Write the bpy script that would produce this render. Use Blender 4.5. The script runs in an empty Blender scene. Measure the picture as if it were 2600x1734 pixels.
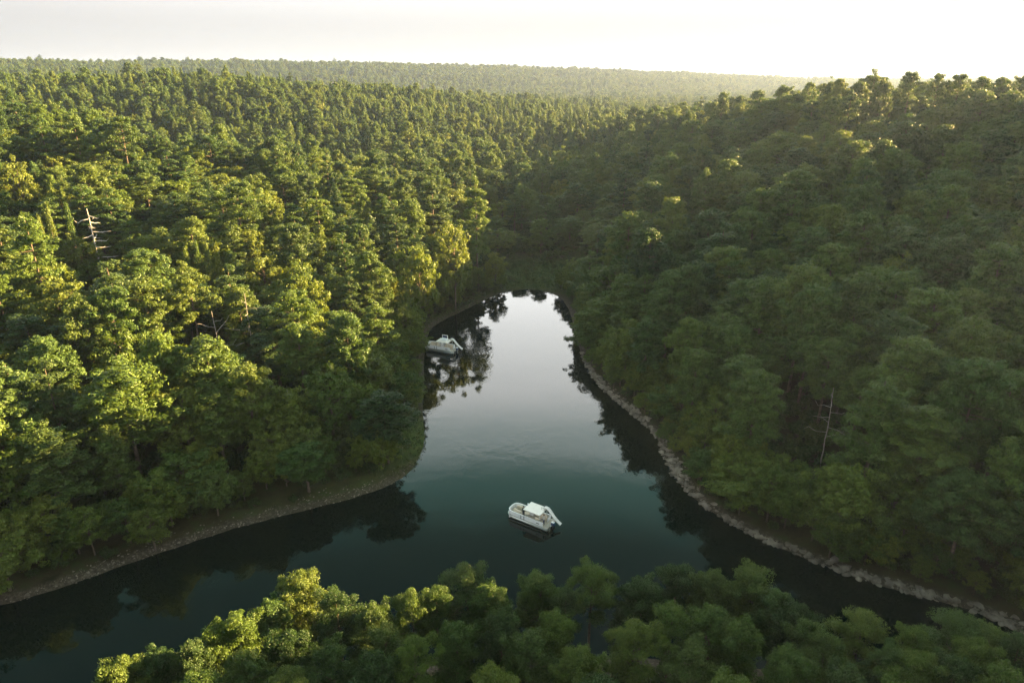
import bpy, math, random
import numpy as np
from mathutils import Vector, Matrix

S = bpy.context.scene
COL = S.collection
R = math.radians

# ------------------------------------------------------------------ camera, sky, sun, exposure
CAM_H, PITCH, FPX = 60.0, 21.0, 1733.0            # metres above the lake, degrees down, focal length for a 2600 px frame
cam_d = bpy.data.cameras.new("camera")
cam = bpy.data.objects.new("camera", cam_d); COL.objects.link(cam)
cam.location = (0, 0, CAM_H); cam.rotation_euler = (R(90 - PITCH), 0, 0)
cam_d.sensor_width = 36.0; cam_d.lens = 24.0; cam_d.clip_start = 0.5; cam_d.clip_end = 30000
S.camera = cam

SUN_AZ, SUN_EL = 72.0, 14.5                       # degrees to the right of the view direction, above the horizon
sun_dir = Vector((math.sin(R(SUN_AZ)) * math.cos(R(SUN_EL)), math.cos(R(SUN_AZ)) * math.cos(R(SUN_EL)), math.sin(R(SUN_EL))))
sun_d = bpy.data.lights.new("sun", "SUN"); sun_d.energy = 5.0; sun_d.angle = R(0.6); sun_d.color = (1.0, 0.66, 0.27)
sun = bpy.data.objects.new("sun", sun_d); COL.objects.link(sun)
sun.rotation_euler = (-sun_dir).to_track_quat('-Z', 'Y').to_euler(); sun.location = sun_dir * 500

W = bpy.data.worlds.new("World"); S.world = W; W.use_nodes = True
nt = W.node_tree; nt.nodes.clear()
def N(t, kind, **kw):
    n = t.nodes.new(kind)
    for k, v in kw.items(): setattr(n, k, v)
    return n
def ramp(t, stops, interp='LINEAR'):
    n = N(t, 'ShaderNodeValToRGB'); cr = n.color_ramp; cr.interpolation = interp
    while len(cr.elements) < len(stops): cr.elements.new(0.5)
    for e, (p, c) in zip(cr.elements, stops):
        e.position = p; e.color = (*c, 1) if len(c) == 3 else c
    return n
L = nt.links.new
wo = N(nt, 'ShaderNodeOutputWorld')
sky = N(nt, 'ShaderNodeTexSky', sky_type='NISHITA'); sky.sun_disc = False
sky.sun_elevation = R(SUN_EL); sky.sun_rotation = R(SUN_AZ); sky.dust_density = 3.0; sky.air_density = 1.0
bg1 = N(nt, 'ShaderNodeBackground'); bg1.inputs['Strength'].default_value = 0.05
L(sky.outputs['Color'], bg1.inputs['Color'])
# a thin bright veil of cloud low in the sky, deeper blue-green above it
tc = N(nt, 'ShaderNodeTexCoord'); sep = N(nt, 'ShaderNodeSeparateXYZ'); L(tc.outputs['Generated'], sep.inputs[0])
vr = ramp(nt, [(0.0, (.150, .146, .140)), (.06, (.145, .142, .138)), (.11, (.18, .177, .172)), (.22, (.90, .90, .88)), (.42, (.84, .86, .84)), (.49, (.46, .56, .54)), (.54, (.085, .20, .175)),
               (.61, (.018, .052, .045)), (.68, (.014, .034, .032)), (.80, (.03, .06, .055)), (.92, (.20, .27, .25)), (1.0, (.26, .33, .31))], 'EASE')  # unseen zenith brightened on purpose, added to light the crowns from above
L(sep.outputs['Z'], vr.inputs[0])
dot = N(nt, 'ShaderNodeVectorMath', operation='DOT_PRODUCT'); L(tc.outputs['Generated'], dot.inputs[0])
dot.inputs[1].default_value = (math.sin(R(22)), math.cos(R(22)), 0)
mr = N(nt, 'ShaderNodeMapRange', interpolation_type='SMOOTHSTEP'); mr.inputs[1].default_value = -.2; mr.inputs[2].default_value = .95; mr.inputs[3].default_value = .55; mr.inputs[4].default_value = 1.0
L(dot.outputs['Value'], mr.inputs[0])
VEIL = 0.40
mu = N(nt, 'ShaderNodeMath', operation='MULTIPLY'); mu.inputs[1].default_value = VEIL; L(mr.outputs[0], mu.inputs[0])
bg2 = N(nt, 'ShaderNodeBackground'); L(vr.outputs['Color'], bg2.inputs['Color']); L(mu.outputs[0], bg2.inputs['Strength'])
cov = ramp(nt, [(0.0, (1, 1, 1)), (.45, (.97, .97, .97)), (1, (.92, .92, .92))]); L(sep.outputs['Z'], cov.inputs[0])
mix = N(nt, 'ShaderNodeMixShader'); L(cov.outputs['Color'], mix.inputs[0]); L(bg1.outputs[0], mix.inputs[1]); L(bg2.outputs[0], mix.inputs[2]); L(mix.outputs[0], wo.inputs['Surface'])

S.view_settings.view_transform = 'Standard'; S.view_settings.look = 'None'; S.view_settings.gamma = 1.0
S.view_settings.exposure = 3.85
S.render.engine = 'CYCLES'
S.cycles.max_bounces = 6; S.cycles.diffuse_bounces = 3; S.cycles.glossy_bounces = 3; S.cycles.transmission_bounces = 3
S.cycles.volume_bounces = 0; S.cycles.caustics_reflective = False; S.cycles.caustics_refractive = False
S.cycles.use_denoising = True; S.cycles.denoiser = 'OPENIMAGEDENOISE'; S.cycles.denoising_input_passes = 'RGB_ALBEDO_NORMAL'; S.cycles.denoising_prefilter = 'NONE'
S.render.use_persistent_data = False

# ------------------------------------------------------------------ picture geometry helpers (2600 x 1734 photograph pixels -> rays)
SP, CP = math.sin(R(PITCH)), math.cos(R(PITCH))
def ray(px, py):
    u, v = (px - 1300) / FPX, (py - 867) / FPX
    return u, CP - v * SP, -SP - v * CP          # direction for unit depth
def on_z(px, py, z=0.0):
    x, y, d = ray(px, py); t = (z - CAM_H) / d
    return x * t, y * t
def at_t(px, py, t):
    x, y, d = ray(px, py); return x * t, y * t, CAM_H + d * t
def project(x, y, z):
    dz = z - CAM_H
    dep = y * CP - dz * SP; up = y * SP + dz * CP
    return 1300 + FPX * x / dep, 867 - FPX * up / dep, dep

# ------------------------------------------------------------------ terrain
K = 2600 / 2351
left_px = [(0, 1390), (150, 1345), (300, 1290), (420, 1250), (540, 1210), (700, 1170), (800, 1145), (880, 1120), (935, 1090), (965, 1050), (976, 1000),
           (968, 960), (972, 900), (972, 840), (975, 790), (985, 757), (1010, 738), (1060, 715), (1110, 690), (1150, 671), (1200, 664), (1250, 667), (1290, 682)]
right_px = [(1312, 720), (1322, 770), (1335, 815), (1352, 850), (1370, 880), (1420, 925), (1470, 965), (1508, 1000), (1522, 1040), (1545, 1090), (1580, 1130),
            (1650, 1185), (1740, 1235), (1850, 1280), (1950, 1320), (2050, 1350), (2150, 1375), (2230, 1398), (2300, 1428), (2351, 1455)]
LSH = [on_z(a * K, b * K) for a, b in left_px]
RSH = [on_z(a * K, b * K) for a, b in right_px]
FSH = [(72, 56), (100, 44), (125, 30), (112, 20), (85, 26), (62, 40), (46, 51), (28, 57), (8, 58.5), (-12, 57), (-27, 53), (-38, 45), (-48, 34), (-62, 18), (-85, 4), (-130, -8)]
WSH = [(-160, 5), (-150, 40), (-120, 52), (-85, 60)]
POLY = np.array(LSH + RSH + FSH + WSH)

def smooth_poly(P, n=3):
    for _ in range(n):
        Q = np.roll(P, -1, 0); P = np.stack([.75 * P + .25 * Q, .25 * P + .75 * Q], 1).reshape(-1, 2)
    return P
POLYS = smooth_poly(POLY, 1)

def shore_dist(x, y):
    """signed distance to the shoreline: positive on land"""
    x = np.asarray(x, float).ravel(); y = np.asarray(y, float).ravel()
    near = (x > -230) & (x < 190) & (y > -80) & (y < 270)
    if not near.all():
        o_ = np.full(x.shape, 60.0); o_[near] = shore_dist(x[near], y[near]) if near.any() else 0; return o_
    d = np.full(x.shape, 1e9); ins = np.zeros(x.shape, bool)
    A = POLYS; B = np.roll(A, -1, 0)
    for (ax, ay), (bx, by) in zip(A, B):
        ex, ey = bx - ax, by - ay; l2 = ex * ex + ey * ey + 1e-9
        t = np.clip(((x - ax) * ex + (y - ay) * ey) / l2, 0, 1)
        d = np.minimum(d, (x - ax - t * ex) ** 2 + (y - ay - t * ey) ** 2)
        c = ((ay > y) != (by > y))
        ins ^= c & (x < ex * (y - ay) / (ey if abs(ey) > 1e-9 else 1e-9) + ax)
    return np.where(ins, -1, 1) * np.sqrt(d)

CTRL = [(-79, 95, 3), (-140, 189, 17), (-180, 253, 29), (-240, 262, 35), (-138, 258, 24), (-107, 256, 19.5), (-75, 268, 16), (-43, 255, 8.5), (-110, 150, 10), (-60, 150, 6), (-45, 195, 6.5),
        (-160, 110, 12), (-220, 150, 22), (-130, 70, 4), (-300, 200, 35),
        (-150, 322, 2), (-80, 332, 2), (-235, 335, 13), (-20, 330, 5.5), (-310, 310, 25),
        (-190, 425, 21), (-100, 430, 15), (-280, 420, 31), (-230, 538, 47), (-337, 481, 39), (-430, 430, 40), (-112, 692, 34), (0, 853, 26), (80, 900, 17), (156, 950, 9), (300, 1000, 9), (-60, 560, 22),
        (73, 523, 17), (0, 450, 8), (20, 350, 5), (-30, 400, 7), (100, 650, 10), (10, 250, 3), (10, 215, 1.6), (-3, 232, 2.2), (60, 760, 14),
        (-300, 700, 28), (-250, 850, 20), (0, 1050, 9), (-500, 700, 38), (-1050, 1500, 78), (-1500, 1400, 81), (-450, 900, 34), (-730, 1950, 88), (0, 2430, 82), (735, 2750, 60), (1300, 3000, 42), (375, 2600, 73), (-375, 2190, 85), (-700, 1150, 52), (-1100, 1000, 60),
        (0, 1200, 12), (0, 1700, 14), (400, 1900, 14), (800, 2100, 16), (-420, 1500, 24), (-1500, 2000, 70),
        (1900, 3400, 44), (-1500, 3300, 52), (0, 3500, 45), (0, 4400, 44), (2500, 4400, 46), (-2500, 4400, 46), (1900, 2600, 36), (900, 1200, 22), (600, 800, 20), (4000, 4400, 46), (-4000, 4400, 46), (-2400, 1800, 66),
        (147, 250, 35.5), (121, 320, 33), (136, 278, 36), (149, 215, 33), (112, 151, 18), (75, 93, 5), (60, 154, 9), (90, 200, 21), (60, 220, 12), (40, 250, 7), (100, 300, 29), (60, 350, 13), (100, 402, 25),
        (45, 300, 9), (180, 330, 34), (200, 400, 32), (220, 250, 40), (250, 180, 42), (200, 114, 34), (165, 110, 43), (240, 114, 42), (140, 104, 27), (165, 79, 50), (190, 80, 55), (145, 72, 41), (175, 192, 47), (182, 155, 60), (205, 160, 60), (163, 165, 40), (165, 138, 46), (140, 130, 26), (110, 65, 8), (300, 300, 38), (170, 500, 22), (250, 600, 15), (400, 450, 22), (350, 100, 45),  # off-frame heights here are shaped to shade the foreground and lower left bank
        (160, 30, 12), (100, 0, 12), (60, 0, 9), (0, 30, 3.5), (40, 30, 4), (-20, 25, 3.5), (0, -60, 10), (-60, -40, 6), (140, -90, 15), (-200, -60, 10), (300, -60, 30), (-300, 60, 22)]
shp = POLYS[::2]
CP3 = np.array([(x, y, z) for x, y, z in CTRL] + [(x, y, 0.9) for x, y in shp], float)
SCL = 100.0
def kern(d): return np.sqrt(d * d + 0.06)
_A = CP3[:, :2] / SCL
_Km = kern(np.hypot(_A[:, None, 0] - _A[None, :, 0], _A[:, None, 1] - _A[None, :, 1])) - np.eye(len(_A)) * 0.01
_M = np.zeros((len(_A) + 1, len(_A) + 1)); _M[:-1, :-1] = _Km; _M[-1, :-1] = 1; _M[:-1, -1] = 1
_w = np.linalg.solve(_M, np.append(CP3[:, 2], 0))
def rbf(x, y):
    x = np.asarray(x, float).ravel() / SCL; y = np.asarray(y, float).ravel() / SCL
    out = np.full(x.shape, _w[-1])
    for (ax, ay), w in zip(_A, _w[:-1]):
        out += w * kern(np.hypot(x - ax, y - ay))
    return out
def wob(x, y, L0, seed):
    rs = np.random.RandomState(seed); o = np.zeros_like(x)
    for k in range(6):
        a = rs.rand() * 6.28; f = 6.28 / (L0 * (0.6 + rs.rand())); o += np.sin((x * math.cos(a) + y * math.sin(a)) * f + rs.rand() * 6.28)
    return o / 6
def sstep(a, b, x):
    t = np.clip((x - a) / (b - a), 0, 1); return t * t * (3 - 2 * t)
def ground_h(x, y, d=None):
    x = np.asarray(x, float).ravel(); y = np.asarray(y, float).ravel()
    if d is None: d = shore_dist(x, y)
    h = np.maximum(rbf(x, y), 0.6)
    far = sstep(60, 900, y)
    h = h + wob(x, y, 75, 3) * (1.2 + 1.5 * far) + wob(x, y, 220, 5) * (0.5 + 7 * sstep(300, 1600, y))
    h = np.maximum(h, 0.5)
    bank = np.where(d > 0, 0.9 * (1 - np.exp(-np.maximum(d, 0) / 2.5)) + 0.03 * np.maximum(d, 0), np.maximum(d * 0.22, -3.0))
    k = sstep(2, 30, d)
    return bank * (1 - k) + np.maximum(h, bank * .7) * k

# ------------------------------------------------------------------ mesh helpers
def mesh_np(name, V, F, mats, midx=None, smooth=False):
    """V (n,3), F list of (array of faces n x k)"""
    me = bpy.data.meshes.new(name)
    V = np.asarray(V, np.float32); Fs = [np.asarray(f, np.int32) for f in F if len(f)]
    nl = sum(f.size for f in Fs); nf = sum(len(f) for f in Fs)
    me.vertices.add(len(V)); me.loops.add(nl); me.polygons.add(nf)
    me.vertices.foreach_set('co', V.ravel())
    me.loops.foreach_set('vertex_index', np.concatenate([f.ravel() for f in Fs]))
    tot = np.concatenate([np.full(len(f), f.shape[1], np.int32) for f in Fs])
    st = np.concatenate([[0], np.cumsum(tot)[:-1]]).astype(np.int32)
    me.polygons.foreach_set('loop_start', st)
    me.polygons.foreach_set('loop_total', tot)
    if midx is not None: me.polygons.foreach_set('material_index', np.asarray(midx, np.int32))
    me.polygons.foreach_set('use_smooth', np.full(nf, bool(smooth)) if np.isscalar(smooth) else smooth)
    for m in mats: me.materials.append(m)
    me.update(calc_edges=True); me.validate()
    return me
def link(name, me, parent=None, loc=None):
    o = bpy.data.objects.new(name, me); COL.objects.link(o)
    if parent: o.parent = parent
    if loc is not None: o.location = loc
    return o
def tag(o, label=None, cat=None, group=None, kind=None):
    if label: o['label'] = label
    if cat: o['category'] = cat
    if group: o['group'] = group
    if kind: o['kind'] = kind
    return o

# ------------------------------------------------------------------ materials
def mat(name):
    m = bpy.data.materials.new(name); m.use_nodes = True; t = m.node_tree
    return m, t, t.nodes['Principled BSDF'], t.nodes['Material Output']
def plain(name, col, rough=.5, metal=0, spec=.5, var=.0, scale=6):
    m, t, b, o = mat(name)
    b.inputs['Roughness'].default_value = rough; b.inputs['Metallic'].default_value = metal; b.inputs['Specular IOR Level'].default_value = spec
    c = N(t, 'ShaderNodeTexCoord'); n = N(t, 'ShaderNodeTexNoise'); n.inputs['Scale'].default_value = scale; n.inputs['Detail'].default_value = 5
    t.links.new(c.outputs['Object'], n.inputs['Vector'])
    r = ramp(t, [(.3, tuple(x * (1 - var) for x in col)), (.7, tuple(min(1, x * (1 + var)) for x in col))])
    t.links.new(n.outputs['Fac'], r.inputs[0]); t.links.new(r.outputs[0], b.inputs['Base Color'])
    return m
def foliage(name, tones, transl=.3, tr_col=(1.55, 1.38, .45)):
    m, t, b, o = mat(name); lk = t.links.new
    oi = N(t, 'ShaderNodeObjectInfo')
    r = ramp(t, [(i / (len(tones) - 1), c) for i, c in enumerate(tones)]); lk(oi.outputs['Random'], r.inputs[0])
    c = N(t, 'ShaderNodeTexCoord'); n = N(t, 'ShaderNodeTexNoise'); n.inputs['Scale'].default_value = .9; n.inputs['Detail'].default_value = 6; n.inputs['Roughness'].default_value = .7
    lk(c.outputs['Object'], n.inputs['Vector'])
    hs = N(t, 'ShaderNodeHueSaturation')
    m1 = N(t, 'ShaderNodeMapRange'); m1.inputs[1].default_value = .3; m1.inputs[2].default_value = .7; m1.inputs[3].default_value = .65; m1.inputs[4].default_value = 1.4; lk(n.outputs['Fac'], m1.inputs[0])
    m2 = N(t, 'ShaderNodeMapRange'); m2.inputs[1].default_value = .3; m2.inputs[2].default_value = .7; m2.inputs[3].default_value = .515; m2.inputs[4].default_value = .485; lk(n.outputs['Fac'], m2.inputs[0])
    lk(m1.outputs[0], hs.inputs['Value']); lk(m2.outputs[0], hs.inputs['Hue']); lk(r.outputs[0], hs.inputs['Color'])
    lk(hs.outputs[0], b.inputs['Base Color']); b.inputs['Roughness'].default_value = .55; b.inputs['Specular IOR Level'].default_value = .25
    tr = N(t, 'ShaderNodeBsdfTranslucent'); mx = N(t, 'ShaderNodeMixRGB', blend_type='MULTIPLY'); mx.inputs[0].default_value = 1; lk(hs.outputs[0], mx.inputs[1]); mx.inputs[2].default_value = (*tr_col, 1)
    lk(mx.outputs[0], tr.inputs['Color'])
    ms = N(t, 'ShaderNodeMixShader'); ms.inputs[0].default_value = transl; lk(b.outputs[0], ms.inputs[1]); lk(tr.outputs[0], ms.inputs[2]); lk(ms.outputs[0], o.inputs['Surface'])
    return m
M_PINE = foliage('pine_needles', [(.022, .050, .013), (.042, .082, .018), (.066, .110, .017), (.032, .062, .020), (.080, .116, .020), (.046, .090, .024)])
M_BROAD = foliage('broad_leaves', [(.056, .096, .015), (.092, .128, .018), (.044, .084, .018), (.108, .134, .020), (.072, .112, .028)], .35)
M_SHRUB = foliage('shrub_leaves', [(.030, .055, .014), (.045, .070, .016), (.055, .07, .02)])
M_BARK = plain('pine_bark', (.095, .072, .055), .9, 0, .2, .4, 3)
M_DEAD = plain('weathered_wood', (.27, .245, .215), .85, 0, .2, .3, 2)

# ground
def ground_mat():
    m, t, b, o = mat('forest_ground'); lk = t.links.new
    at = N(t, 'ShaderNodeAttribute', attribute_name='shore'); ag = N(t, 'ShaderNodeAttribute', attribute_name='grassy')
    c = N(t, 'ShaderNodeTexCoord')
    def noise(s, d=6):
        n = N(t, 'ShaderNodeTexNoise'); n.inputs['Scale'].default_value = s; n.inputs['Detail'].default_value = d; n.inputs['Roughness'].default_value = .65; lk(c.outputs['Object'], n.inputs['Vector']); return n
    n1, n2, n3 = noise(.35), noise(2.5), noise(.9)
    litter = ramp(t, [(.3, (.020, .022, .010)), (.5, (.045, .040, .018)), (.7, (.035, .055, .016))]); lk(n1.outputs['Fac'], litter.inputs[0])
    gravel = ramp(t, [(.3, (.030, .025, .017)), (.5, (.060, .049, .035)), (.68, (.125, .105, .08))]); lk(n2.outputs['Fac'], gravel.inputs[0])
    grass = ramp(t, [(.3, (.022, .042, .010)), (.5, (.042, .066, .014)), (.7, (.080, .082, .026))]); lk(n3.outputs['Fac'], grass.inputs[0])
    mg = N(t, 'ShaderNodeMixRGB'); lk(ag.outputs['Fac'], mg.inputs[0]); lk(litter.outputs[0], mg.inputs[1]); lk(grass.outputs[0], mg.inputs[2])
    md = N(t, 'ShaderNodeMath', operation='MULTIPLY_ADD'); lk(n3.outputs['Fac'], md.inputs[0]); md.inputs[1].default_value = 2.5; lk(at.outputs['Fac'], md.inputs[2])
    mrr = N(t, 'ShaderNodeMapRange'); mrr.inputs[1].default_value = 2.1; mrr.inputs[2].default_value = 3.0; mrr.inputs[3].default_value = 1; mrr.inputs[4].default_value = 0; lk(md.outputs[0], mrr.inputs[0])
    gk = N(t, 'ShaderNodeMath', operation='SUBTRACT'); gk.inputs[0].default_value = 1; lk(ag.outputs['Fac'], gk.inputs[1])
    gm = N(t, 'ShaderNodeMath', operation='MULTIPLY'); lk(mrr.outputs[0], gm.inputs[0]); lk(gk.outputs[0], gm.inputs[1])
    mm = N(t, 'ShaderNodeMixRGB'); lk(gm.outputs[0], mm.inputs[0]); lk(mg.outputs[0], mm.inputs[1]); lk(gravel.outputs[0], mm.inputs[2])
    lk(mm.outputs[0], b.inputs['Base Color']); b.inputs['Roughness'].default_value = .95; b.inputs['Specular IOR Level'].default_value = .1
    bp = N(t, 'ShaderNodeBump'); bp.inputs['Strength'].default_value = .6; bp.inputs['Distance'].default_value = .3; lk(n2.outputs['Fac'], bp.inputs['Height']); lk(bp.outputs[0], b.inputs['Normal'])
    return m

ny, nx = 430, 430
rows = np.exp(np.linspace(math.log(90), math.log(4720), ny)) - 220
ss = np.linspace(-1, 1, nx); ss = np.sign(ss) * (0.55 * np.abs(ss) + 0.45 * ss ** 2)
GX = ss[None, :] * 1.0 * (rows[:, None] + 330); GY = np.repeat(rows[:, None], nx, 1)
gx, gy = GX.ravel(), GY.ravel()
gd = shore_dist(gx, gy); gz = ground_h(gx, gy, gd)
idx = np.arange(ny * nx).reshape(ny, nx)
gf = np.stack([idx[:-1, :-1], idx[:-1, 1:], idx[1:, 1:], idx[1:, :-1]], -1).reshape(-1, 4)
gm_ = mesh_np('ground', np.stack([gx, gy, gz], 1), [gf], [ground_mat()], smooth=True)
def grassiness(x, y, d):
    tip = np.exp(-(((x + 19) / 10) ** 2 + ((y - 108) / 9) ** 2)) * 1.4
    head = np.exp(-(((x - 8) / 17) ** 2 + ((y - 214) / 15) ** 2)) * 1.6
    strip = .62 * np.exp(-((x + 28) / 13) ** 2 - ((y - 96) / 14) ** 2) * (.6 + .4 * np.sin(x * .9) * np.sin(y * 1.3 + x * .4))
    return np.clip(tip + head + strip, 0, 1)
a = gm_.attributes.new('shore', 'FLOAT', 'POINT'); a.data.foreach_set('value', gd.astype(np.float32))
a = gm_.attributes.new('grassy', 'FLOAT', 'POINT'); a.data.foreach_set('value', grassiness(gx, gy, gd).astype(np.float32))
tag(link('ground', gm_), kind='structure')

# water
B1 = [on_z(1296.8, 1293, .55), on_z(1399.7, 1333, .55)]
B2 = [on_z(1083.5, 878, .55), on_z(1157.6, 890, .55)]
def water_mat(ring):
    m, t, b, o = mat('lake_water'); lk = t.links.new
    b.inputs['Base Color'].default_value = (.0006, .0050, .0032, 1); b.inputs['Roughness'].default_value = .035; b.inputs['IOR'].default_value = 1.36
    c = N(t, 'ShaderNodeTexCoord')
    mp = N(t, 'ShaderNodeMapping'); mp.inputs['Scale'].default_value = (1, .55, 1); lk(c.outputs['Object'], mp.inputs[0])
    n1 = N(t, 'ShaderNodeTexNoise'); n1.inputs['Scale'].default_value = .9; n1.inputs['Detail'].default_value = 4; lk(mp.outputs[0], n1.inputs['Vector'])
    n2 = N(t, 'ShaderNodeTexNoise'); n2.inputs['Scale'].default_value = .045; n2.inputs['Detail'].default_value = 2; lk(c.outputs['Object'], n2.inputs['Vector'])
    patch = N(t, 'ShaderNodeMapRange'); patch.inputs[1].default_value = .42; patch.inputs[2].default_value = .62; patch.inputs[3].default_value = .15; patch.inputs[4].default_value = 1; lk(n2.outputs['Fac'], patch.inputs[0])
    h1 = N(t, 'ShaderNodeMath', operation='MULTIPLY'); lk(n1.outputs['Fac'], h1.inputs[0]); lk(patch.outputs[0], h1.inputs[1])
    hs = N(t, 'ShaderNodeMath', operation='MULTIPLY'); lk(h1.outputs[0], hs.inputs[0]); hs.inputs[1].default_value = .030
    # rings spreading from the far boat
    sb = N(t, 'ShaderNodeVectorMath', operation='SUBTRACT'); lk(c.outputs['Object'], sb.inputs[0]); sb.inputs[1].default_value = (*ring, 0)
    ln = N(t, 'ShaderNodeVectorMath', operation='LENGTH'); lk(sb.outputs[0], ln.inputs[0])
    sn = N(t, 'ShaderNodeMath', operation='SINE'); k = N(t, 'ShaderNodeMath', operation='MULTIPLY'); lk(ln.outputs['Value'], k.inputs[0]); k.inputs[1].default_value = 7.0; lk(k.outputs[0], sn.inputs[0])
    fo = N(t, 'ShaderNodeMapRange'); fo.inputs[1].default_value = 2; fo.inputs[2].default_value = 9; fo.inputs[3].default_value = .0035; fo.inputs[4].default_value = 0; lk(ln.outputs['Value'], fo.inputs[0])
    pr = N(t, 'ShaderNodeMath', operation='MULTIPLY'); lk(sn.outputs[0], pr.inputs[0]); lk(fo.outputs[0], pr.inputs[1])
    ad = N(t, 'ShaderNodeMath', operation='ADD'); lk(hs.outputs[0], ad.inputs[0]); lk(pr.outputs[0], ad.inputs[1])
    bp = N(t, 'ShaderNodeBump'); bp.inputs['Strength'].default_value = 1; bp.inputs['Distance'].default_value = 1; lk(ad.outputs[0], bp.inputs['Height']); lk(bp.outputs[0], b.inputs['Normal'])
    return m
wv = np.array([(-220, -40, 0), (180, -40, 0), (180, 215, 0), (-220, 215, 0)])
tag(link('lake_water', mesh_np('lake_water', wv, [np.array([[0, 1, 2, 3]])], [water_mat((B2[1][0] + 2.5, B2[1][1] - 1.0))])), kind='structure')

# ------------------------------------------------------------------ tree building blocks
def unit(a): return a / (np.linalg.norm(a, axis=-1, keepdims=True) + 1e-9)
def tufts(rs, C, RR, n, size, asp, jit, up=.25):
    """leaf-sized four-cornered faces spread through and over each foliage clump"""
    C = np.repeat(np.asarray(C, float), n, 0); RR = np.repeat(np.asarray(RR, float), n, 0); m = len(C)
    d = rs.normal(size=(m, 3)); d[:, 2] += up; d = unit(d)
    ph = np.repeat(rs.rand(m // n, 3) * 6.28, n, 0); lump = 1 + .30 * np.sin(3.1 * d[:, :1] + ph[:, :1]) * np.sin(2.7 * d[:, 1:2] + ph[:, 1:2]) + .16 * np.sin(6.3 * d[:, 2:] + 4 * d[:, :1] + ph[:, 2:])
    P = C + d * RR * lump * (.40 + .68 * np.sqrt(rs.rand(m, 1)))
    nn = unit(unit(d / RR) + jit * rs.normal(size=(m, 3)))
    tg = unit(np.cross(nn, rs.normal(size=(m, 3)))); bt = np.cross(nn, tg)
    s = size * (.6 + .8 * rs.rand(m, 1))
    V = np.stack([P + tg * s, P + bt * s * asp, P - tg * s, P - bt * s * asp], 1).reshape(-1, 3)
    F = np.arange(m * 4).reshape(-1, 4)
    return V, F
def tube(pts, rad, sides=6):
    pts = np.asarray(pts, float); V = []; F = []
    for i, p in enumerate(pts):
        d = unit((pts[min(i + 1, len(pts) - 1)] - pts[max(i - 1, 0)])[None])[0]
        a = np.cross(d, (0, 0, 1)) if abs(d[2]) < .9 else np.cross(d, (1, 0, 0)); a = a / np.linalg.norm(a); b = np.cross(d, a)
        for k in range(sides):
            an = 2 * math.pi * k / sides; V.append(p + rad[i] * (a * math.cos(an) + b * math.sin(an)))
    for i in range(len(pts) - 1):
        for k in range(sides):
            F.append((i * sides + k, i * sides + (k + 1) % sides, (i + 1) * sides + (k + 1) % sides, (i + 1) * sides + k))
    n = len(V)
    return np.array(V), np.array(F)
def merge(parts):
    V = []; F = []; o = 0
    for v, f in parts:
        V.append(v); F.append(f + o); o += len(v)
    return np.concatenate(V), np.concatenate(F)

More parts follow.
